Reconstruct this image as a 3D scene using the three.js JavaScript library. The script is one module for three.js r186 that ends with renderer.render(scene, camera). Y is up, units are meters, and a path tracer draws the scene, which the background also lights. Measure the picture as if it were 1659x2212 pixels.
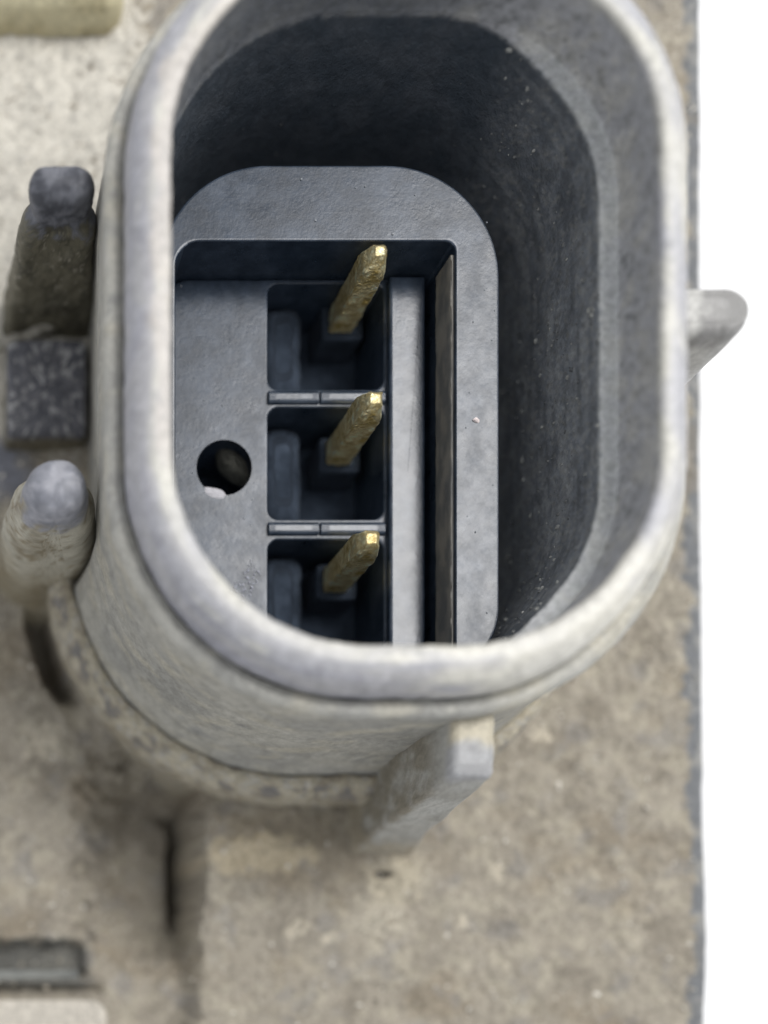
import * as THREE from 'three';
import { ImprovedNoise } from 'three/addons/math/ImprovedNoise.js';
import { toCreasedNormals, mergeGeometries } from 'three/addons/utils/BufferGeometryUtils.js';
import { RectAreaLightUniformsLib } from 'three/addons/lights/RectAreaLightUniformsLib.js';

// ---------------------------------------------------------------- camera, lamp, exposure
// Drawing units: u = 0.025 mm. x to the right, y down the unit, z up out of it (0 = top of the connector rim).
const S = 2.5e-5, TABLE = -1500, CX = 830, CY = 1106;
const W3 = (x, y, z) => new THREE.Vector3((x - CX) * S, (z - TABLE) * S, (y - CY) * S);

const scene = new THREE.Scene();
scene.background = new THREE.Color(0.64, 0.655, 0.685);          // pale room all round

const EYE = [-100, 2200, 2400];                                    // the phone, held over the lower left corner, square to the unit
const camera = new THREE.PerspectiveCamera(2 * Math.atan(1106 / EYE[2]) * 180 / Math.PI, 1659 / 2212, 0.002, 20);
camera.position.copy(W3(...EYE));
camera.up.set(0, 0, -1);
camera.lookAt(W3(EYE[0], EYE[1], 0));
camera.setViewOffset(1659, 2212, 830 - EYE[0], 1106 - EYE[1], 1659, 2212);
camera.focus = (EYE[2] + 330) * S;
camera.userData.fStop = 9;

RectAreaLightUniformsLib.init();
const LAMP = { at: new THREE.Vector3(0.19, 0.40, -0.145), size: [0.23, 0.21], aim: new THREE.Vector3(0.005, 0.03, -0.01) };
const lampLight = new THREE.RectAreaLight(new THREE.Color(1, 0.985, 0.97), 12.5, ...LAMP.size);
lampLight.name = 'softbox_light';

const renderer = new THREE.WebGLRenderer({ antialias: true });
renderer.toneMapping = THREE.LinearToneMapping;
renderer.toneMappingExposure = 1.0;
renderer.shadowMap.enabled = true;

// ---------------------------------------------------------------- noise
const IN = new ImprovedNoise();
const noise = (x, y, z) => IN.noise(x + 31.7, y + 11.3, z + 57.1);
function fbm(x, y, z, oct = 4) {
  let a = 1, s = 0, t = 0;
  for (let i = 0; i < oct; i++) { s += a * noise(x, y, z); t += a; a *= 0.55; x *= 2.03; y *= 2.03; z *= 2.03; }
  return s / t;
}
let seed = 12345;
const rnd = () => { seed = (seed * 1664525 + 1013904223) >>> 0; return seed / 4294967296; };
const sm = (a, b, x) => { const t = Math.min(1, Math.max(0, (x - a) / (b - a))); return t * t * (3 - 2 * t); };
const mix = (a, b, t) => a + (b - a) * t;
const mixc = (a, b, t) => [mix(a[0], b[0], t), mix(a[1], b[1], t), mix(a[2], b[2], t)];
const srgb = (r, g, b) => { const c = new THREE.Color().setRGB(r / 255, g / 255, b / 255, THREE.SRGBColorSpace); return [c.r, c.g, c.b]; };

// ---------------------------------------------------------------- textures (grain of dust and of moulded plastic)
function tileNoise(n, cells, octaves, gain, fn) {
  const data = new Float32Array(n * n);
  for (let o = 0, amp = 1, c = cells; o < octaves; o++, amp *= gain, c *= 2) {
    const g = new Float32Array(c * c); for (let i = 0; i < c * c; i++) g[i] = rnd() * 2 - 1;
    for (let y = 0; y < n; y++) for (let x = 0; x < n; x++) {
      const fx = x / n * c, fy = y / n * c, ix = fx | 0, iy = fy | 0;
      let tx = fx - ix, ty = fy - iy; tx = tx * tx * (3 - 2 * tx); ty = ty * ty * (3 - 2 * ty);
      const a = g[iy * c + ix], b = g[iy * c + (ix + 1) % c], d = g[((iy + 1) % c) * c + ix], e = g[((iy + 1) % c) * c + (ix + 1) % c];
      data[y * n + x] += amp * mix(mix(a, b, tx), mix(d, e, tx), ty);
    }
  }
  const out = new Uint8Array(n * n * 4);
  for (let i = 0; i < n * n; i++) { const v = fn(data[i]); for (let k = 0; k < 3; k++) out[i * 4 + k] = Math.max(0, Math.min(255, (Array.isArray(v) ? v[k] : v) * 255)); out[i * 4 + 3] = 255; }
  const t = new THREE.DataTexture(out, n, n, THREE.RGBAFormat);
  t.wrapS = t.wrapT = THREE.RepeatWrapping; t.magFilter = THREE.LinearFilter; t.needsUpdate = true;
  return t;
}
const grainColor = tileNoise(1024, 24, 5, 0.85, (v) => [0.93 + v * 0.05, 0.93 + v * 0.05, 0.925 + v * 0.05]);
grainColor.colorSpace = THREE.SRGBColorSpace;
const grainBump = tileNoise(1024, 32, 5, 0.8, (v) => 0.5 + v * 0.2);
const fineBump = tileNoise(512, 48, 3, 0.8, (v) => 0.5 + v * 0.22);
const plasticRough = tileNoise(512, 12, 5, 0.7, (v) => 0.63 + v * 0.085);
const plasticColor = tileNoise(1024, 8, 7, 0.72, (v) => [0.178 + v * 0.036, 0.217 + v * 0.036, 0.268 + v * 0.038]);
plasticColor.colorSpace = THREE.SRGBColorSpace;
const goldColor = tileNoise(256, 16, 4, 0.85, (v) => [0.95 + v * 0.10, 0.875 + v * 0.12, 0.66 + v * 0.16]);
goldColor.colorSpace = THREE.SRGBColorSpace;

const mat = (name, o) => { const m = new THREE.MeshStandardMaterial(o); m.name = name; return m; };
const DS = { side: THREE.DoubleSide };
const dustMat = mat('road_dust', { vertexColors: true, map: grainColor, roughness: 0.95, bumpMap: grainBump, bumpScale: 7 * S, ...DS });
const filmMat = mat('dusty_plastic', { vertexColors: true, map: grainColor, roughness: 0.6, bumpMap: fineBump, bumpScale: 0.4 * S, ...DS });
const rimMat = mat('worn_plastic', { vertexColors: true, map: grainColor, roughness: 0.46, bumpMap: fineBump, bumpScale: 0.25 * S, ...DS });
const wallMat = mat('inner_plastic', { vertexColors: true, map: grainColor, roughness: 0.6, bumpMap: grainBump, bumpScale: 2.5 * S, ...DS });
const blackMat = mat('black_plastic', { vertexColors: true, roughness: 0.75, roughnessMap: plasticRough, bumpMap: fineBump, bumpScale: 0.25 * S, ...DS });
const phys = (name, o) => { const m = new THREE.MeshPhysicalMaterial(o); m.name = name; return m; };
const mouldMat = phys('moulded_plastic', { ior: 1.5, map: plasticColor, roughness: 0.52, roughnessMap: plasticRough, bumpMap: fineBump, bumpScale: 0.25 * S, ...DS });
const railMat = phys('polished_plastic', { ior: 1.5, map: plasticColor, roughness: 0.36, roughnessMap: plasticRough, bumpMap: fineBump, bumpScale: 0.2 * S, ...DS });
const pocketMat = mat('etched_plastic', { map: plasticColor, roughness: 0.95, bumpMap: grainBump, bumpScale: 1.5 * S, ...DS });
const goldMat = mat('gold_plating', { color: 0xffffff, map: goldColor, metalness: 0.62, roughness: 0.34, bumpMap: grainBump, bumpScale: 5 * S, ...DS });
const tableMat = mat('white_card', { color: new THREE.Color(0.9, 0.9, 0.9), roughness: 0.9 });

// ---------------------------------------------------------------- mesh helpers
/** rows x cols grid of [x,y,z] points in drawing units -> indexed geometry; uv in steps of 400 units */
function gridGeo(rows, closed, uvOf) {
  const R = rows.length, C = rows[0].length, cols = closed ? C + 1 : C;
  const p = new Float32Array(R * cols * 3), uv = new Float32Array(R * cols * 2), idx = [];
  for (let r = 0; r < R; r++) for (let c = 0; c < cols; c++) {
    const q = rows[r][c % C], v = W3(q[0], q[1], q[2]), k = r * cols + c;
    p[3 * k] = v.x; p[3 * k + 1] = v.y; p[3 * k + 2] = v.z;
    const t = uvOf(r, c, q); uv[2 * k] = t[0] / 400; uv[2 * k + 1] = t[1] / 400;
  }
  for (let r = 0; r + 1 < R; r++) for (let c = 0; c + 1 < cols; c++) {
    const a = r * cols + c, b = a + 1, d = a + cols, e = d + 1;
    idx.push(a, d, b, b, d, e);
  }
  const g = new THREE.BufferGeometry();
  g.setAttribute('position', new THREE.BufferAttribute(p, 3));
  g.setAttribute('uv', new THREE.BufferAttribute(uv, 2));
  g.setIndex(idx);
  g.userData = { R, C, cols, closed };
  return g;
}
function smoothNormals(g) {
  g.computeVertexNormals();
  const { R, C, cols, closed } = g.userData, n = g.attributes.normal;
  if (closed) for (let r = 0; r < R; r++) {
    const a = r * cols, b = a + C, v = new THREE.Vector3(n.getX(a) + n.getX(b), n.getY(a) + n.getY(b), n.getZ(a) + n.getZ(b)).normalize();
    n.setXYZ(a, v.x, v.y, v.z); n.setXYZ(b, v.x, v.y, v.z);
  }
  return g;
}
/** per-vertex colour from a function of drawing-unit position */
function paint(g, fn) {
  const p = g.attributes.position, c = new Float32Array(p.count * 3);
  for (let i = 0; i < p.count; i++) {
    const v = fn(p.getX(i) / S + CX, p.getZ(i) / S + CY, p.getY(i) / S + TABLE);
    c[3 * i] = v[0]; c[3 * i + 1] = v[1]; c[3 * i + 2] = v[2];
  }
  g.setAttribute('color', new THREE.BufferAttribute(c, 3));
  return g;
}
function flip(g) { const i = g.index.array; for (let k = 0; k < i.length; k += 3) { const t = i[k]; i[k] = i[k + 1]; i[k + 1] = t; } return g; }
/** closed outline: rounded rectangle, radii [tl, tr, br, bl]; points with outward normals, clockwise on the page */
function outline(L, R, T, B, rad, step = 9) {
  const [tl, tr, br, bl] = Array.isArray(rad) ? rad : [rad, rad, rad, rad], out = [];
  let s = 0;
  const line = (x0, y0, x1, y1, nx, ny) => { const l = Math.hypot(x1 - x0, y1 - y0), n = Math.max(1, Math.round(l / step)); for (let i = 0; i < n; i++) out.push([mix(x0, x1, i / n), mix(y0, y1, i / n), nx, ny, s + l * i / n]); s += l; };
  const arc = (cx, cy, r, a0) => { const l = r * Math.PI / 2, n = Math.max(5, Math.round(l / step)); for (let i = 0; i < n; i++) { const a = a0 + Math.PI / 2 * i / n; out.push([cx + r * Math.cos(a), cy + r * Math.sin(a), Math.cos(a), Math.sin(a), s + l * i / n]); } s += l; };
  line(L + tl, T, R - tr, T, 0, -1); arc(R - tr, T + tr, tr, -Math.PI / 2);
  line(R, T + tr, R, B - br, 1, 0); arc(R - br, B - br, br, 0);
  line(R - br, B, L + bl, B, 0, 1); arc(L + bl, B - bl, bl, Math.PI / 2);
  line(L, B - bl, L, T + tl, -1, 0); arc(L + tl, T + tl, tl, Math.PI);
  out.total = s;
  return out;
}
/** refine a profile of [offset, z] corners so that no step is longer than d */
function refine(pr, d) {
  const out = [];
  for (let i = 0; i + 1 < pr.length; i++) { const [a, b] = pr[i], [c, e] = pr[i + 1], n = Math.max(1, Math.ceil(Math.hypot(c - a, e - b) / d)); for (let k = 0; k < n; k++) out.push([mix(a, c, k / n), mix(b, e, k / n)]); }
  out.push(pr[pr.length - 1]);
  return out;
}
function sweep(path, profile, { shape = (o) => o, rough = 0, freq = 0.02 } = {}) {
  let l = 0;
  const len = profile.map((q, i) => (l += i ? Math.hypot(q[0] - profile[i - 1][0], q[1] - profile[i - 1][1]) : 0));
  const rows = profile.map(([o, z]) => path.map(([x, y, nx, ny]) => {
    let d = shape(o, z, nx, ny, x, y);
    if (rough) d += rough * fbm(x * freq, y * freq, z * freq, 3);
    return [x + nx * d, y + ny * d, z];
  }));
  return gridGeo(rows, true, (r, c) => [c === path.length ? path.total : path[c][4], len[r]]);
}
/** stacked rounded-rectangle sections {z, x0, x1, y0, y1, r}, capped on the last one */
function loft(levels, { rough = 0, freq = 0.02, step = 9, d = 14 } = {}) {
  const fine = [];
  for (let i = 0; i + 1 < levels.length; i++) {
    const a = levels[i], b = levels[i + 1], n = Math.max(1, Math.ceil(Math.abs(b.z - a.z) / d));
    for (let k = 0; k < n; k++) { const t = k / n, q = {}; for (const key of ['z', 'x0', 'x1', 'y0', 'y1', 'r']) q[key] = mix(a[key], b[key], t); fine.push(q); }
  }
  fine.push(levels[levels.length - 1]);
  const last = fine[fine.length - 1], base = fine[0];
  const per = (q) => 2 * (q.x1 - q.x0 + q.y1 - q.y0);
  const nC = 8, rows = [];
  const ring = (q) => {
    const out = [], seg = (x0, y0, x1, y1, n) => { for (let i = 0; i < n; i++) out.push([mix(x0, x1, i / n), mix(y0, y1, i / n), q.z]); };
    const r = Math.max(0.5, Math.min(q.r, (q.x1 - q.x0) / 2 - 0.1, (q.y1 - q.y0) / 2 - 0.1)), nx = Math.max(2, Math.round((base.x1 - base.x0) / step)), ny = Math.max(2, Math.round((base.y1 - base.y0) / step));
    const arc = (cx, cy, a0) => { for (let i = 0; i < nC; i++) { const a = a0 + Math.PI / 2 * i / nC; out.push([cx + r * Math.cos(a), cy + r * Math.sin(a), q.z]); } };
    seg(q.x0 + r, q.y0, q.x1 - r, q.y0, nx); arc(q.x1 - r, q.y0 + r, -Math.PI / 2);
    seg(q.x1, q.y0 + r, q.x1, q.y1 - r, ny); arc(q.x1 - r, q.y1 - r, 0);
    seg(q.x1 - r, q.y1, q.x0 + r, q.y1, nx); arc(q.x0 + r, q.y1 - r, Math.PI / 2);
    seg(q.x0, q.y1 - r, q.x0, q.y0 + r, ny); arc(q.x0 + r, q.y0 + r, Math.PI);
    return out;
  };
  for (const q of fine) rows.push(ring(q));
  const nk = Math.max(4, Math.round(Math.min(last.x1 - last.x0, last.y1 - last.y0) / 2 / step));
  for (let k = 1; k <= nk; k++) {
    const t = Math.max(0.02, 1 - k / nk);
    const mx = (last.x0 + last.x1) / 2, my = (last.y0 + last.y1) / 2;
    rows.push(ring({ z: last.z, x0: mix(mx, last.x0, t), x1: mix(mx, last.x1, t), y0: mix(my, last.y0, t), y1: mix(my, last.y1, t), r: last.r * t }));
  }
  if (rough) for (const row of rows) for (const q of row) {
    const [x, y, z] = q;
    q[0] += rough * fbm(x * freq, y * freq, z * freq, 3); q[1] += rough * fbm(x * freq + 40, y * freq, z * freq, 3); q[2] += rough * 0.6 * fbm(x * freq, y * freq + 40, z * freq, 3);
  }
  const P = per(base), C = rows[0].length, nf = fine.length;
  const g = gridGeo(rows, true, (r, c, q) => (r < nf ? [c / C * P, q[2]] : [q[0], q[1]]));
  return g;
}
/** a flat moulding cut from a page outline with holes, standing from z0 to z1 with a rounded edge */
function slab(contour, holes, z0, z1, bevel = 6) {
  const toShape = (pts, K) => { const s = new K(); pts.forEach(([x, y], i) => (i ? s.lineTo(x, -y) : s.moveTo(x, -y))); s.closePath(); return s; };
  const s = toShape(contour, THREE.Shape);
  for (const h of holes) s.holes.push(toShape(h, THREE.Path));
  const g = new THREE.ExtrudeGeometry(s, { depth: z1 - z0 - bevel, bevelEnabled: true, bevelThickness: bevel, bevelSize: bevel, bevelOffset: -bevel, bevelSegments: 3, curveSegments: 8 });
  const p = g.attributes.position, n = g.attributes.normal, uv = g.attributes.uv;
  for (let i = 0; i < p.count; i++) {
    const a = p.getX(i), b = p.getY(i), c = p.getZ(i) + z0, v = W3(a, -b, c);
    const nx = Math.abs(n.getX(i)), ny = Math.abs(n.getY(i)), nz = Math.abs(n.getZ(i));
    if (nz >= nx && nz >= ny) uv.setXY(i, a / 400, -b / 400); else if (nx > ny) uv.setXY(i, -b / 400, c / 400); else uv.setXY(i, a / 400, c / 400);
    p.setXYZ(i, v.x, v.y, v.z);
  }
  g.computeVertexNormals();
  const q = toCreasedNormals(g, 0.7), P = q.attributes.position, N = q.attributes.normal, A = new THREE.Vector3(), B = new THREE.Vector3(), C = new THREE.Vector3();
  for (let i = 0; i < P.count; i += 3) {                            // flat faces stay flat
    A.fromBufferAttribute(P, i); B.fromBufferAttribute(P, i + 1).sub(A); C.fromBufferAttribute(P, i + 2).sub(A); B.cross(C).normalize();
    if (Math.abs(B.y) > 0.995) for (let k = 0; k < 3; k++) N.setXYZ(i + k, B.x, B.y, B.z);
  }
  return q;
}
function crease(g, a) { return toCreasedNormals(g, a); }
function add(name, g, m, parent, label) {
  if (!g.attributes.normal) smoothNormals(g);
  const o = new THREE.Mesh(g, m); o.name = name; o.castShadow = o.receiveShadow = true;
  if (label) o.userData.label = label;
  parent.add(o);
  return o;
}
function ring(x, y, r, n = 40) { const o = []; for (let i = 0; i < n; i++) { const a = i / n * 2 * Math.PI; o.push([x + r * Math.cos(a), y + r * Math.sin(a)]); } return o; }

// ---------------------------------------------------------------- colours of the matter itself (linear)
const TAN = srgb(172, 164, 150), TANDARK = srgb(143, 135, 122), CREAM = srgb(224, 219, 208), PALE = srgb(222, 220, 212), SAND = srgb(194, 186, 168);
const LILAC = srgb(170, 170, 182), SLATE = srgb(112, 114, 122), BLACK = srgb(52, 57, 64), OLIVE = srgb(112, 108, 92);

// dust lying on the outside mouldings: pale film in patches, bare grey plastic where it has been rubbed off
function filmColor(x, y, z) {
  const s = Math.atan2(y - 633, x - 906) * 700;
  const a = fbm(s * 0.005, z * 0.008, 2.2, 3), b = fbm(s * 0.01 + 9, z * 0.02, 6.1, 3), c = fbm(x * 0.03, y * 0.03 + 7, z * 0.04, 3);
  let q = mixc(srgb(182, 180, 172), srgb(164, 163, 158), sm(-0.2, 0.25, a));
  q = mixc(q, srgb(192, 187, 172), sm(0.02, 0.3, b) * 0.7);
  q = mixc(q, srgb(132, 134, 136), sm(0.16, 0.34, b * 0.5 - a * 0.6 + c * 0.3) * 0.6);
  return mixc(q, PALE, sm(0.15, 0.4, c) * 0.15);
}
function rimColor(x, y, z) {
  const s = Math.atan2(y - 633, x - 906) * 640, d = shroudDist(x, y);
  const a = fbm(s * 0.004 + 3, d * 0.02, z * 0.02, 3), b = fbm(s * 0.008, d * 0.03 + 5, z * 0.03, 2), c = fbm(x * 0.04, y * 0.04, z * 0.05, 3);
  let q = mixc(srgb(176, 176, 181), srgb(200, 198, 192), sm(-0.22, 0.22, a + b * 0.3));
  q = mixc(q, srgb(206, 204, 194), sm(0.1, 0.3, b + a * 0.5) * 0.7);
  q = mixc(q, srgb(216, 213, 203), sm(820, 1040, x + b * 400) * sm(1060, 1230, y + b * 260 + c * 60) * 0.8);
  q = mixc(q, srgb(206, 199, 190), sm(52, 34, d + b * 60) * sm(700, 500, x) * sm(1150, 900, y + a * 500) * 0.7);
  q = mixc(q, srgb(158, 158, 170), sm(34, 66, d + a * 90) * sm(1150, 850, x + b * 300) * 0.6);
  return mixc(q, srgb(150, 150, 154), sm(0.2, 0.4, c - a * 0.4) * 0.22);
}
const darkPlastic = (x, y, z, k = 1) => {
  const a = fbm(x * 0.01, y * 0.01, z * 0.01, 4), b = fbm(x * 0.09, y * 0.09, z * 0.09, 2);
  const q = mixc(srgb(44, 48, 54), srgb(56, 60, 67), sm(-0.2, 0.25, a));
  return mixc(q, srgb(112, 116, 122), sm(0.3, 0.42, b) * 0.4 * k);
};

// ================================================================ the control unit
const unit = new THREE.Group();
unit.name = 'control_unit';
unit.userData = { label: 'dust covered black plastic control unit with an open three pin connector', category: 'control unit' };
scene.add(unit);

// ---------------------------------------------------------------- housing: dusty top face and rolled right edge
const KB = 0.769;                                                   // page scale of the housing top
const A2 = (x, y) => [(x + 100) * KB - 100, 2200 - (2200 - y) * KB];
const B2 = (a, b) => [(a + 100) / KB - 100, 2200 - (2200 - b) / KB];
const SH = { L: 373, R: 1432, T: -124, B: 1390, r: 437 };           // mouth of the connector shroud
function shroudDist(x, y) {                                         // distance outside the mouth outline
  const cx = (SH.L + SH.R) / 2, cy = (SH.T + SH.B) / 2, qx = Math.abs(x - cx) - (SH.R - SH.L) / 2 + SH.r, qy = Math.abs(y - cy) - (SH.B - SH.T) / 2 + SH.r;
  return Math.hypot(Math.max(qx, 0), Math.max(qy, 0)) + Math.min(Math.max(qx, qy), 0) - SH.r;
}
function topHeight(x, y) {
  const [a, b] = A2(x, y);
  const lump = fbm(a * 0.012, b * 0.012, 3.3, 4), fine = fbm(a * 0.05, b * 0.05, 8.1, 3);
  let h = -720 + lump * 22 + fine * 9;
  const wob = 9 * noise(a * 0.02, b * 0.02, 1.2) + 9 * noise(a * 0.05, b * 0.05, 7.7), low = sm(1330, 1420, b + wob);
  // the lower left field lies deeper and falls towards the seam
  const soft = sm(1960, 2080, b), left = 1 - sm(416 - 16 * soft, 432 + 8 * soft, a + wob * (0.6 + 0.5 * soft));
  h -= left * low * mix(12, 240, sm(130, 330, a + 3 * wob) * sm(1560, 1720, b + 3 * wob) * (1 - 0.75 * sm(1980, 2130, b + 2 * wob))) ;
  // seam beside the pad, open for a stretch and choked with dust below
  h -= 200 * sm(392, 408, a + wob * 0.6) * (1 - sm(428, 442, a + wob * 0.4)) * sm(1745, 1775, b) * (1 - sm(1960, 2010, b + 2 * wob));
  // moat round the flange, lower left, partly filled
  const d = shroudDist(x, y);
  const moat = sm(206, 224, d) * (1 - sm(252, 290, d + wob)) * (1 - sm(430, 450, a));
  const open = sm(1300, 1330, b) * (1 - sm(1450, 1530, b)) + sm(1725, 1760, b + wob) * sm(285, 330, a);
  h -= moat * (14 * low + 200 * Math.min(1, open));
  // mound of caked dust under the flange and by the rib foot
  const bump = (ca, cb, ra, rb) => Math.exp(-(((a - ca) / ra) ** 2) - ((b - cb) / rb) ** 2);
  h += 40 * bump(510, 1825, 75, 40) * (1 + lump) + 22 * bump(650, 1840, 60, 35) + 22 * bump(850, 1890, 60, 55) * (1 + lump) + 12 * bump(470, 2000, 40, 160);
  h -= 16 * bump(826, 1890, 18, 9);
  // ridge of dust at the foot of the upper post
  // slot in the lower left corner
  h -= 70 * sm(2025, 2042, b + wob) * (1 - sm(2104, 2116, b)) * (1 - sm(170, 205, a + wob));
  h -= 40 * sm(2126, 2134, b) * (1 - sm(2146, 2156, b)) * (1 - sm(210, 240, a));
  return h;
}
function topColor(x, y) {
  const [a, b] = A2(x, y);
  const n1 = fbm(a * 0.008, b * 0.008, 1.1, 4), n2 = fbm(a * 0.03, b * 0.03, 5.5, 4), n3 = fbm(a * 0.08, b * 0.08, 2.7, 3);
  let q = mixc(TAN, TANDARK, sm(-0.05, 0.3, n1 + n2 * 0.5) * 0.75);
  q = mixc(q, SAND, sm(0.02, 0.3, n2 - n1 * 0.4) * 0.6);
  q = mixc(q, srgb(150, 136, 114), sm(0.05, 0.3, fbm(a * 0.004, b * 0.005, 31, 4) + n3 * 0.15) * 0.45);
  q = mixc(q, srgb(150, 147, 144), sm(0.1, 0.35, fbm(a * 0.014, b * 0.014, 22, 3)) * 0.5);
  // pale caked dust: whole upper left field, patches below the flange and the rib foot
  const edge = n2 * 90 + n3 * 40;
  const pale = sm(30, -30, a - 300 + edge) * sm(60, -60, b - 960 + edge);
  q = mixc(q, mixc(CREAM, srgb(186, 182, 174), sm(0.12, 0.34, n2) * 0.7), pale);
  const bump = (ca, cb, ra, rb) => sm(0.9, 0.5, Math.hypot((a - ca) / ra, (b - cb) / rb) + n2 * 0.9);
  q = mixc(q, srgb(210, 196, 168), bump(560, 1850, 150, 62) * 0.8);
  q = mixc(q, srgb(200, 190, 168), bump(850, 1900, 85, 80) * 0.7);
  q = mixc(q, srgb(214, 206, 188), bump(830, 1990, 75, 60) * sm(0.0, 0.12, n3) * 0.9);
  for (const [ca, cb, r] of [[1075, 1880, 19], [100, 1600, 40], [1170, 1590, 22], [640, 2010, 22], [710, 2030, 16], [1000, 1990, 12], [1320, 1240, 14]]) q = mixc(q, srgb(222, 212, 192), sm(1.1, 0.6, Math.hypot(a - ca, b - cb) / r + n3 * 1.6 + n2) * 0.7);
  q = mixc(q, srgb(104, 98, 90), sm(0.2, 0.32, n3 - n2 * 0.2) * 0.35);
  q = mixc(q, srgb(74, 70, 62), sm(1.1, 0.7, Math.hypot((a - 826) / 21, (b - 1890) / 10) + n3 * 0.3));
  // rubbed dark plastic left of the lower post; darker grey inside the corner slot
  q = mixc(q, srgb(138, 140, 150), sm(40, -30, a - 60 + edge * 0.5) * sm(-40, 20, b - 960) * sm(40, -30, b - 1080 + edge * 0.4));
  q = mixc(q, srgb(96, 98, 96), sm(2020, 2045, b + n2 * 40) * sm(2150, 2128, b) * sm(215, 170, a + n2 * 60) * 0.8);
  // the right edge, where hands have worn the dust off
  const e = edgeX(y) - x;
  return mixc(q, mixc(srgb(124, 127, 131), srgb(156, 156, 154), sm(-0.1, 0.3, n2)), sm(56, 46, e + n2 * 46 + n1 * 30) * (0.95 - 0.5 * sm(0.15, 0.3, n1)));
}
function edgeX(y) {
  const [, b] = A2(0, y);
  const a = 1521 + 6 * sm(900, 1700, b) + 8 * sm(1700, 2020, b) - 6 * sm(2040, 2212, b);
  return B2(a, 0)[0] + 2 * noise(y * 0.01, 4.4, 0);
}
{
  const rows = [], step = 6.5, X0 = -420, rr = 26;
  for (let y = -1050; y <= 2560; y += step) {
    const ex = edgeX(y), row = [], n = Math.round((2010 - rr - X0) / step);
    for (let i = 0; i <= n; i++) { const x = mix(X0, ex - rr, i / n); row.push([x, y, mix(topHeight(x, y), -720, sm(ex - rr - 60, ex - rr, x) * 0.7)]); }
    const h = row[row.length - 1][2];
    for (let k = 1; k <= 6; k++) { const t = k / 6 * Math.PI / 2; row.push([ex - rr + rr * Math.sin(t), y, h - rr * (1 - Math.cos(t))]); }
    for (const z of [-800, -900, -1100, -1300, -1480, -1498]) row.push([ex - (z < -1490 ? 4 : 0), y, z]);
    rows.push(row);
  }
  const g = gridGeo(rows, false, (r, c, q) => [q[0] + (c > rows[0].length - 7 ? -q[2] - 720 : 0), q[1]]);
  smoothNormals(g);
  paint(g, (x, y) => topColor(x, y));
  add('housing_top', g, dustMat, unit, 'mottled tan dust caked on the flat housing face');
  // the rest of the housing below and round it
  const body = slab([[-420, -1050], [1980, -1050], [1980, 2560], [-420, 2560]], [], -1497, -1200, 4);
  paint(body, (x, y, z) => mixc(TAN, TANDARK, sm(-0.1, 0.2, fbm(x * 0.01, y * 0.01, z * 0.01, 4))));
  add('housing_body', body, dustMat, unit);
}

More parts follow.
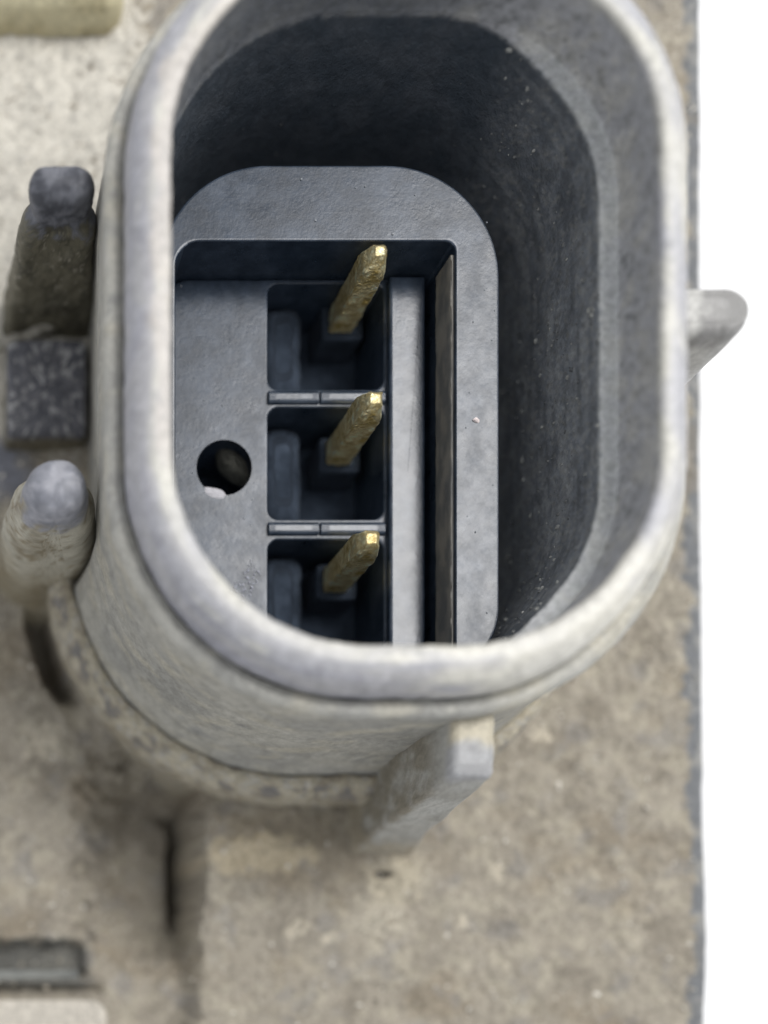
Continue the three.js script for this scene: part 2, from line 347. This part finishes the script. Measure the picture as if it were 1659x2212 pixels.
// ---------------------------------------------------------------- connector shroud
const ledgeWidth = (nx, ny) => 4 + 32 * sm(0.2, 0.75, nx);
const shroud = new THREE.Group(); shroud.name = 'connector_shroud'; unit.add(shroud);
shroud.userData.label = 'large rounded connector shroud rising from the dusty face';
const mouth = outline(SH.L, SH.R, SH.T, SH.B, SH.r, 9);
{
  const wall = sweep(mouth, refine([[160, -900], [160, -570], [161, -556], [157, -540], [148, -490], [138, -410], [131, -300], [130, -150], [132, -124], [130, -110], [124, -101], [115, -98], [104, -101], [96, -106], [90, -108]], 12), { rough: 5, freq: 0.012, shape: (o0, z, nx, ny) => { const o = o0 - 13 * sm(0.3, 0.9, nx) * sm(-125, -105, z), w = sm(0.02, 0.2, ny); return mix(Math.min(o, 132), o, w) * (1 - 0.3 * sm(-0.985, -1, nx) * sm(-110, -700, z)); } });
  paint(wall, filmColor);
  add('outer_wall', wall, filmMat, shroud, 'grey outer wall under a patchy film of dust');

  const rim = sweep(mouth, refine([[88, -110], [91, -92], [91, -64], [86, -40], [76, -20], [60, -7], [42, -1], [26, -1], [12, -2], [5, -5], [1, -11], [0, -18]], 8), { rough: 4, freq: 0.02, shape: (o, z, nx) => (o > 30 ? 30 + (o - 30) * (1 - 0.22 * sm(0.3, 0.9, nx)) : o) });
  paint(rim, rimColor);
  add('rim', rim, rimMat, shroud, 'rounded pale grey rim rubbed with cream dust');

  // inner wall: dusty collar down to a narrow ledge, then dark plastic
  const ledge = ledgeWidth;
  const inner = sweep(mouth, refine([[0, -18], [-1, -158], [-3, -162], [-40, -166], [-43, -170], [-50, -330], [-62, -650], [-70, -656], [-330, -658]], 9), {
    shape: (o, z, nx, ny) => (z > -160 ? o : o / 43 * 1 > -0.1 ? o : z > -345 || o > -68 ? o * ledge(nx, ny) / 40 : o), rough: 3, freq: 0.03,
  });
  paint(inner, (x, y, z) => {
    const n1 = fbm(x * 0.012, y * 0.012, z * 0.012, 4), n2 = fbm(x * 0.05, y * 0.05, z * 0.05, 3), n3 = fbm(x * 0.11, y * 0.11, z * 0.11, 2);
    const right = sm(1180, 1330, x) ;                                // right-hand dust film, its colour raised to make up for weak light
    const reach = right * sm(-60, 500, y + n1 * 300);
    let q = mixc(srgb(74, 82, 91), srgb(88, 94, 102), sm(-0.2, 0.25, n1));
    q = mixc(q, mixc(srgb(146, 151, 158), srgb(172, 174, 176), sm(-0.15, 0.2, n2 + n3 * 0.5)), right * mix(0.4, 1, reach));
    const st = fbm(y * 0.006, z * 0.045, 3.3, 3);
    q = mixc(q, srgb(176, 178, 180), right * sm(0.08, 0.3, st) * 0.5);
    q = mixc(q, srgb(96, 100, 106), right * sm(-0.05, -0.28, st) * 0.5);
    q = mixc(q, srgb(104, 108, 114), right * sm(0.0, 0.2, n3 * 0.5 + n2 * 0.5 - n1 * 0.6) * 0.6);
    q = mixc(q, srgb(160, 160, 156), right * sm(0.22, 0.34, n3 + n1 * 0.3) * 0.7);
    const collar = sm(-175, -165, z + n2 * 14);
    q = mixc(q, mixc(srgb(200, 200, 203), srgb(214, 212, 208), sm(-0.1, 0.25, n1 + n2 * 0.6)), collar * (0.3 + 0.7 * sm(900, 1250, x)));
    q = mixc(q, srgb(112, 114, 114), collar * sm(0.1, 0.34, n2 - n1 * 0.4) * 0.6);
    const onLedge = sm(-176, -171, z) * sm(-156, -161, z) * sm(1150, 1320, x);
    return mixc(q, srgb(206, 209, 208), onLedge * (0.55 + 0.8 * n2));
  });
  add('inner_wall', inner, wallMat, shroud, 'dark inner wall with a dusty collar and narrow ledge');

  const fl = sweep(mouth, refine([[110, -620], [150, -580], [160, -560], [170, -550], [184, -550], [202, -563], [217, -592], [225, -632], [222, -672], [210, -705], [200, -740], [188, -1000]], 10), {
    shape: (o, z, nx, ny) => mix(70, 136 + (o - 136) * (1 - 0.4 * sm(0.5, 1, nx)), sm(0.01, 0.13, ny)), rough: 12, freq: 0.012,
  });
  paint(fl, (x, y, z) => {
    const b = fbm(x * 0.02, y * 0.02, z * 0.02, 4), c = fbm(x * 0.07, y * 0.07, z * 0.07, 3);
    let q = mixc(srgb(198, 190, 170), srgb(178, 168, 148), sm(-0.15, 0.2, b));
    q = mixc(q, srgb(190, 190, 190), sm(0.1, 0.3, c - b * 0.5) * 0.5);
    return mixc(q, SLATE, sm(0.0, 0.2, b + c * 0.3) * sm(-548, -560, z) * sm(-640, -560, z) * 0.7);
  });
  add('flange', fl, dustMat, shroud, 'swollen sand coloured flange at the foot of the shroud');
}
// buttress ribs: one under the shroud, one on its right side
{
  const grey = (x, y, z) => {
    const b = fbm(x * 0.012, y * 0.012, z * 0.012, 3), c = fbm(x * 0.03, y * 0.03, z * 0.03, 3);
    let q = mixc(srgb(184, 184, 180), srgb(168, 167, 162), sm(-0.15, 0.2, b));
    q = mixc(q, srgb(138, 132, 118), sm(-0.55, 0.1, b + c * 0.2) * sm(-190, -300, z + b * 90) * sm(1072, 1050, x + c * 20 - (z + 150) * 0.06) * 0.9);  // left face browned: caked grime, with the shade on it painted in
    q = mixc(q, srgb(176, 166, 146), sm(-600, -700, z + c * 120) * 0.8);
    q = mixc(q, srgb(196, 188, 168), sm(1585, 1560, y + b * 26) * sm(-175, -160, z));
    return mixc(q, srgb(166, 167, 173), sm(1560, 1585, y + b * 26) * sm(-190, -170, z + b * 20) * 0.6);
  };
  const under = loft([
    { z: -780, x0: 1000, x1: 1200, y0: 1420, y1: 1760, r: 16 }, { z: -700, x0: 1012, x1: 1186, y0: 1420, y1: 1736, r: 15 }, { z: -560, x0: 1024, x1: 1168, y0: 1420, y1: 1706, r: 14 },
    { z: -170, x0: 1044, x1: 1146, y0: 1420, y1: 1648, r: 14 }, { z: -158, x0: 1047, x1: 1143, y0: 1420, y1: 1644, r: 14 }, { z: -150, x0: 1054, x1: 1136, y0: 1420, y1: 1636, r: 12 }], { rough: 7, freq: 0.01, d: 16 });
  add('buttress_rib', paint(under, grey), filmMat, shroud, 'dusty tapering rib under the shroud');
  const side = loft([
    { z: -780, x0: 1460, x1: 1770, y0: 514, y1: 640, r: 50 }, { z: -600, x0: 1460, x1: 1752, y0: 518, y1: 634, r: 50 }, { z: -230, x0: 1460, x1: 1736, y0: 522, y1: 630, r: 50 },
    { z: -165, x0: 1460, x1: 1730, y0: 523, y1: 628, r: 50 }, { z: -150, x0: 1460, x1: 1724, y0: 528, y1: 622, r: 46 }, { z: -144, x0: 1460, x1: 1712, y0: 540, y1: 610, r: 34 }], { rough: 4, freq: 0.016, d: 16 });
  paint(side, (x, y, z) => { const b = fbm(x * 0.02, y * 0.02, z * 0.02, 4); return mixc(mixc(srgb(196, 195, 192), srgb(168, 166, 164), sm(-0.1, 0.22, b)), srgb(142, 141, 140), sm(-200, -180, z + b * 30) * sm(1590, 1620, x + b * 60) * 0.85); });
  add('buttress_rib', side, filmMat, shroud, 'pale rounded rib on the right side of the shroud');
}

// ---------------------------------------------------------------- terminal housing inside the shroud
const housing = new THREE.Group(); housing.name = 'terminal_housing'; unit.add(housing);
housing.userData.label = 'clean blue black terminal housing inside the shroud';
{
  const outer = outline(400, 1226, 127, 1370, [262, 275, 170, 70], 12).map(([x, y]) => [x, y]);
  const hole = outline(440, 1119, 312, 1325, [60, 24, 24, 40], 10).map(([x, y]) => [x, y]).reverse();
  const frame = slab(outer, [hole], -657, -297, 7);
  add('housing_frame', frame, mouldMat, housing);

  const box = (x0, x1, y0, y1, r) => outline(x0, x1, y0, y1, r, 10).map(([x, y]) => [x, y]).reverse();
  const holes = [box(702, 997, 326, 596, 26), box(702, 997, 642, 927, 26), box(702, 997, 979, 1264, 26), ring(590, 796, 78)];
  const block = slab(outline(444, 1097, 315, 1322, [56, 8, 8, 40], 12).map(([x, y]) => [x, y]), holes, -640, -432, 7);
  add('terminal_block', block, mouldMat, housing);
  const seat = slab([[444, 345], [474, 315], [1097, 315], [1097, 1322], [474, 1322], [444, 1295]], [], -660, -642, 2);
  add('pocket_floor', seat, pocketMat, housing);

  // ribs lying on the bars between the pockets, each with a parting notch
  for (const y of [619, 953]) {
    const halves = [[700, 831], [832.5, 1000]].map(([x0, x1]) => loft([
      { z: -440, x0, x1, y0: y - 17, y1: y + 17, r: 4 }, { z: -428, x0, x1, y0: y - 16, y1: y + 16, r: 4 }, { z: -424, x0: x0 + 1, x1: x1 - 1, y0: y - 12, y1: y + 12, r: 4 }, { z: -423, x0: x0 + 3, x1: x1 - 3, y0: y - 8, y1: y + 8, r: 3 }], { d: 5 }));
    const g = mergeGeometries(halves.map((h) => { smoothNormals(h); return h; }));
    add('divider', g, railMat, housing);
  }
  // raised rail on the right of the pockets
  const rail = slab(outline(1003, 1094, 322, 1318, 7, 12).map(([x, y]) => [x, y]), [], -440, -409, 8);
  add('side_rail', rail, railMat, housing);

  // steps moulded inside each pocket
  for (const [y0, y1] of [[326, 596], [642, 927], [979, 1264]]) {
    const dome = (x0, x1, a, b, top, r) => [-643, top - 30, top - 16, top - 6, top].map((z, k) => ({ z, x0: x0 + [0, 2, 8, 18, 30][k], x1: x1 - [0, 2, 8, 18, 30][k], y0: a + [0, 2, 8, 18, 32][k], y1: b - [0, 4, 14, 30, 52][k], r: r - [0, 2, 4, 10, 16][k] }));
    add('pocket_step', loft(dome(708, 822, y0 - 2, y1 - 16, -516, 34), { d: 4, rough: 10, freq: 0.016, step: 7 }), pocketMat, housing);
  }
  // three square gilt pins with chamfered tips
  [[922, 361, -262], [915, 710, -270], [906, 1046, -270]].forEach(([x, y, top], i) => {
    const lv = (z, h, dx = 0) => ({ z, x0: x - h + dx, x1: x + h + dx, y0: y - h, y1: y + h, r: h * 0.2 });
    const pin = loft([lv(-560, 31), lv(top - 60, 31), lv(top - 44, 29), lv(top - 5, 17 + i), lv(top, 13 + i)], { d: 6, step: 6, rough: 4.5, freq: 0.045 });
    const pillar = loft([{ z: -643, x0: x - 50, x1: Math.min(x + 60, 995), y0: y - 46, y1: y + 50, r: 10 }, { z: -536, x0: x - 48, x1: Math.min(x + 58, 995), y0: y - 44, y1: y + 48, r: 10 }, { z: -530, x0: x - 42, x1: Math.min(x + 52, 992), y0: y - 38, y1: y + 42, r: 8 }], { d: 10, rough: 4, freq: 0.02 });
    add('pin_seat', pillar, pocketMat, housing);
    add('contact_pin', crease(pin, 0.5), goldMat, housing, ['gilt contact pin nearest the top wall', 'gilt contact pin in the middle pocket', 'gilt contact pin in the lowest pocket'][i]);
  });
  const litStrip = loft([{ z: -392, x0: 1112, x1: 1124, y0: 336, y1: 1320, r: 3 }, { z: -312, x0: 1112, x1: 1124, y0: 336, y1: 1320, r: 3 }, { z: -309, x0: 1115, x1: 1123, y0: 339, y1: 1317, r: 3 }], { d: 12, step: 8, rough: 3 });  // added strip: its pale dusty tone stands in for the lit wall
  add('lit_wall_strip', paint(litStrip, (x, y, z) => mixc(srgb(104, 104, 102), srgb(134, 130, 122), sm(-0.2, 0.25, fbm(x * 0.03, y * 0.012, z * 0.03, 4)))), blackMat, housing, 'dusty strip toned pale for the lit right inner wall');
  // olive-grey lump in the round hole; pale sliver painted as its lip highlight
  const crumb = new THREE.IcosahedronGeometry(1, 4);
  const shapeBlob = (cx, cy, cz, rx, ry, rz, turn, k) => {
    const g = crumb.clone(), p = g.attributes.position, c = Math.cos(turn), s = Math.sin(turn);
    for (let i = 0; i < p.count; i++) {
      const x = p.getX(i), y = p.getY(i), z = p.getZ(i), q = 1 + k * fbm(x * 2 + cx, y * 2 + cy, z * 2, 3), u = x * rx * q, v = y * ry * q;
      const w = W3(cx + u * c - v * s, cy + u * s + v * c, cz + z * rz * q); p.setXYZ(i, w.x, w.y, w.z);
    }
    g.deleteAttribute('normal');
    return toCreasedNormals(g, 1.2);
  };
  const holeLump = shapeBlob(634, 752, -515, 58, 30, 40, 0.8, 0.2);
  add('hole_lump', paint(holeLump, (x, y, z) => mixc(srgb(138, 137, 126), srgb(116, 115, 106), sm(-0.1, 0.2, fbm(x * 0.05, y * 0.05, z * 0.05, 3)))), dustMat, housing);
  const lipGlint = shapeBlob(566, 861, -436, 31, 14, 8, 0.3, 0.3);
  add('lip_highlight', paint(lipGlint, () => srgb(192, 190, 196)), filmMat, housing);
}

// ---------------------------------------------------------------- mouldings on the left of the shroud
{
  const capColor = (x, y, z) => {
    const b = fbm(x * 0.03, y * 0.03, z * 0.03, 4), c = fbm(x * 0.015, y * 0.015, z * 0.008, 4), e = fbm(x * 0.07, y * 0.07, z * 0.05, 3);
    const cap = mixc(srgb(72, 74, 82), srgb(108, 110, 118), sm(-0.15, 0.2, b));
    let side = mixc(srgb(102, 98, 83), srgb(74, 71, 59), sm(-0.1, 0.2, c + e * 0.5));  // olive tone carries both grime and the shade on this side
    side = mixc(side, srgb(172, 166, 150), sm(0.2, 0.34, e) * 0.45);
    return mixc(side, cap, sm(-330, -290, z + b * 120));
  };
  const domed = (z, x0, x1, y0, y1, r, h) => [0, 0.3, 0.55, 0.75, 0.9, 0.98, 1].map((t) => { const k = (1 - Math.sqrt(1 - t * t)) * Math.min(x1 - x0, y1 - y0) * 0.42; return { z: z - h + h * t, x0: x0 + k, x1: x1 - k, y0: y0 + k, y1: y1 - k, r: Math.max(4, r - k) }; });
  const p1 = loft([
    { z: -800, x0: 20, x1: 300, y0: 160, y1: 296, r: 24 }, { z: -700, x0: 40, x1: 292, y0: 180, y1: 288, r: 24 }, { z: -560, x0: 50, x1: 276, y0: 190, y1: 286, r: 26 }, { z: -330, x0: 66, x1: 246, y0: 200, y1: 284, r: 34 },
    { z: -290, x0: 88, x1: 226, y0: 205, y1: 280, r: 34 }, { z: -262, x0: 82, x1: 228, y0: 204, y1: 286, r: 38 }, ...domed(-178, 76, 230, 202, 290, 42, 44)], { rough: 14, freq: 0.013, d: 8, step: 7 });
  paint(p1, capColor);
  add('post', p1, filmMat, unit, 'dark capped post, its side toned olive for grime and shade');
  const p2 = loft([
    { z: -800, x0: -10, x1: 300, y0: 830, y1: 1060, r: 110 }, { z: -700, x0: 14, x1: 290, y0: 850, y1: 1040, r: 96 }, { z: -480, x0: 26, x1: 272, y0: 862, y1: 1032, r: 84 }, { z: -330, x0: 40, x1: 244, y0: 872, y1: 1028, r: 76 },
    { z: -280, x0: 60, x1: 226, y0: 882, y1: 1022, r: 68 }, ...domed(-178, 72, 214, 886, 1020, 66, 50)], { rough: 12, freq: 0.007, d: 8, step: 7 });
  paint(p2, (x, y, z) => {
    const b = fbm(x * 0.03, y * 0.03, z * 0.03, 4), c = fbm(x * 0.012, y * 0.012, z * 0.008, 4), e = fbm(x * 0.08, y * 0.08, z * 0.06, 3);
    let side = mixc(srgb(186, 182, 168), srgb(160, 154, 138), sm(-0.1, 0.2, c));
    side = mixc(side, srgb(128, 116, 92), sm(0.04, 0.26, e + c * 0.5) * 0.75);
    side = mixc(side, srgb(150, 138, 112), sm(-480, -640, z + c * 200) * 0.6);
    return mixc(side, mixc(srgb(134, 136, 145), srgb(160, 161, 169), sm(-0.1, 0.2, b)), sm(-290, -255, z + b * 90));
  });
  add('post', p2, filmMat, unit, 'pale round post caked in cream dust');
  const stub = loft([
    { z: -760, x0: 44, x1: 270, y0: 340, y1: 606, r: 20 }, { z: -652, x0: 46, x1: 266, y0: 340, y1: 604, r: 18 }, { z: -643, x0: 50, x1: 262, y0: 344, y1: 598, r: 16 }, { z: -640, x0: 58, x1: 254, y0: 352, y1: 590, r: 14 }], { rough: 7, freq: 0.016, d: 10, step: 6 });
  paint(stub, (x, y, z) => {
    const b = fbm(x * 0.03, y * 0.03, z * 0.03, 4), e = fbm(x * 0.07, y * 0.045, z * 0.07, 3);
    let q = mixc(srgb(82, 83, 91), srgb(104, 104, 110), sm(-0.2, 0.2, b));
    q = mixc(q, srgb(186, 186, 186), sm(0.06, 0.28, e) * 0.8);
    return mixc(q, srgb(120, 112, 88), sm(-655, -670, z) * 0.8);
  });
  add('stub_block', stub, filmMat, unit, 'square grey stub with pale speckles');
  // dust bank between the upper post and the stub
  const bank = [];
  for (let i = 0; i <= 40; i++) { const t = i / 40, x = mix(-40, 262, t), y = mix(322, 316, t) + 8 * noise(t * 5, 2, 3) - 62 * sm(0.3, 1, t), z = -700 + 40 * t + 7 * noise(t * 7, 8, 1); bank.push(W3(x, y, z)); }
  const bg = new THREE.TubeGeometry(new THREE.CatmullRomCurve3(bank), 60, 15 * S, 8);
  add('dust_bank', paint(bg, (x, y, z) => mixc(CREAM, srgb(190, 184, 170), sm(-0.1, 0.2, fbm(x * 0.05, y * 0.05, z * 0.05, 3)))), dustMat, unit);

  const bar = loft([
    { z: -760, x0: -380, x1: 370, y0: -900, y1: -560, r: 60 }, { z: -690, x0: -380, x1: 374, y0: -900, y1: -556, r: 62 }, { z: -640, x0: -376, x1: 366, y0: -896, y1: -566, r: 60 }, { z: -606, x0: -366, x1: 346, y0: -886, y1: -590, r: 56 }, { z: -592, x0: -340, x1: 316, y0: -860, y1: -630, r: 50 }], { d: 10, rough: 5, freq: 0.008, step: 14 });
  paint(bar, (x, y, z) => mixc(srgb(206, 198, 166), srgb(190, 180, 146), sm(-0.2, 0.25, fbm(x * 0.01, y * 0.01, z * 0.01, 4))));
  add('edge_bar', bar, filmMat, unit, 'rounded yellowish beige bar at the top left');

  const foot = slab(outline(-380, 328, 2148, 2540, 46, 12).map(([x, y]) => [x, y]), [], -900, -690, 16);
  paint(foot, () => srgb(212, 205, 193));
  add('corner_pad', foot, dustMat, unit, 'raised pale pad in the lower left corner');
  const strip = loft([{ z: -900, x0: -380, x1: 255, y0: 2062, y1: 2098, r: 8 }, { z: -752, x0: -380, x1: 255, y0: 2062, y1: 2098, r: 8 }, { z: -748, x0: -376, x1: 250, y0: 2068, y1: 2092, r: 8 }], { d: 10, rough: 4, freq: 0.02 });
  add('slot_strip', paint(strip, (x, y, z) => mixc(srgb(128, 130, 126), srgb(104, 106, 104), sm(-0.1, 0.2, fbm(x * 0.03, y * 0.03, z * 0.03, 3)))), filmMat, unit);
}

// ---------------------------------------------------------------- loose grit: on the housing face and inside the shroud
{
  const grit = new THREE.IcosahedronGeometry(1, 1);
  { const p = grit.attributes.position; for (let i = 0; i < p.count; i++) { const x = p.getX(i), y = p.getY(i), z = p.getZ(i), q = 1 + 0.5 * noise(x * 1.7, y * 1.7, z * 1.7); p.setXYZ(i, x * q, y * q * 0.8, z * q); } grit.computeVertexNormals(); }
  const gritMat = mat('grit', { color: 0xffffff, roughness: 0.95 });
  const scatter = (name, parent, list) => {
    const im = new THREE.InstancedMesh(grit, gritMat, list.length), m = new THREE.Matrix4(), q = new THREE.Quaternion(), e = new THREE.Euler();
    list.forEach(([x, y, z, r, c], i) => {
      q.setFromEuler(e.set(rnd() * 6.3, rnd() * 6.3, rnd() * 6.3));
      m.compose(W3(x, y, z), q, new THREE.Vector3(r * S * (0.7 + rnd() * 0.7), r * S * (0.6 + rnd() * 0.6), r * S * (0.7 + rnd() * 0.7)));
      im.setMatrixAt(i, m); im.setColorAt(i, new THREE.Color().setRGB(...c));
    });
    im.name = name; im.userData.kind = 'stuff'; im.castShadow = im.receiveShadow = true; parent.add(im);
  };
  const face = [];
  while (face.length < 2600) {
    const x = -100 + rnd() * 2080, y = -660 + rnd() * 2900; if (shroudDist(x, y) < 205) continue;
    if (fbm(x * 0.01, y * 0.01, 6, 3) + rnd() * 0.5 < 0.22) continue;
    const r = 2.2 + 5 * rnd() ** 4, c = mixc(mixc(TAN, TANDARK, rnd()), CREAM, rnd() ** 3);
    face.push([x, y, topHeight(x, y) + r * 0.2, r, c]);
  }
  scatter('dust_grains', unit, face);
  const wall = [];
  for (let i = 0; i < 2600; i++) {
    const k = Math.floor(rnd() * mouth.length), [px, py, nx, ny] = mouth[k];
    const z = -160 - rnd() * 480;
    if (nx < 0.3 && rnd() > 0.04) continue;
    if (fbm(px * 0.01, py * 0.006, z * 0.012, 3) + rnd() * 0.5 < 0.12 + 0.25 * sm(700, 100, py)) continue;
    const lw = ledgeWidth(nx, ny), o = (z > -166 ? -2 : z > -334 ? -mix(43, 50, (-170 - z) / 160) : -mix(50, 62, (-334 - z) / 320)) * lw / 40;
    const r = 1.6 + 4.5 * rnd() ** 4;
    wall.push([px + nx * o, py + ny * o, z, r, mixc(srgb(96, 98, 100), srgb(182, 182, 176), rnd() ** 1.5)]);
  }
  scatter('wall_grit', shroud, wall);
  const specks = [];
  for (let i = 0; i < 70; i++) { const x = 480 + rnd() * 740, y = 140 + rnd() * 1200; if (x > 470 && x < 1119 && y > 312) { if (x > 690) continue; specks.push([x, y, -431, 1 + rnd() * 1.2, srgb(150, 154, 158)]); } else if (x > 1135 || (y < 300 && x > 560 && x < 1050)) specks.push([x, y, -296, 1 + rnd() * 1.4, srgb(150, 154, 158)]); }
  for (let i = 0; i < 150; i++) { const t = rnd(), u = rnd() - 0.5; specks.push([600 + 70 * t + 46 * u * (1 - 0.4 * t), 1170 - 120 * t + 40 * u, -431, 0.8 + 2.6 * rnd() ** 3, srgb(168, 170, 180)]); }
  specks.push([1168, 749, -295, 7, srgb(240, 226, 222)]);
  scatter('dust_specks', housing, specks);
}

// ================================================================ white card under the unit
{
  const g = new THREE.PlaneGeometry(1.2, 1.2); g.rotateX(-Math.PI / 2);
  const t = new THREE.Mesh(g, tableMat); t.name = 'table_surface'; t.receiveShadow = true;
  t.userData = { kind: 'structure', label: 'plain white surface the control unit lies on', category: 'table' };
  scene.add(t);
}

// ================================================================ added softbox outside the picture, standing in for the unseen bright source overhead
{
  const s = new THREE.Group(); s.name = 'stand_in_softbox'; s.userData = { label: 'added square softbox standing in for an unseen light source overhead to the right', category: 'lamp' };
  s.position.copy(LAMP.at); s.lookAt(LAMP.aim); scene.add(s);
  const shell = new THREE.Mesh(new THREE.BoxGeometry(LAMP.size[0] + 0.02, LAMP.size[1] + 0.02, 0.06), mat('softbox_shell', { color: 0x1a1a1a, roughness: 0.8 }));
  shell.name = 'lamp_housing'; shell.position.z = -0.034; s.add(shell);
  const front = new THREE.Mesh(new THREE.PlaneGeometry(...LAMP.size), mat('softbox_diffuser', { color: 0xffffff, emissive: 0xffffff, emissiveIntensity: 0.3, roughness: 1 }));
  front.name = 'lamp_diffuser'; front.position.z = -0.002; s.add(front);
  // a RectAreaLight shines along its own -z
  lampLight.rotation.y = Math.PI; lampLight.position.z = 0.002; s.add(lampLight);
}

renderer.render(scene, camera);
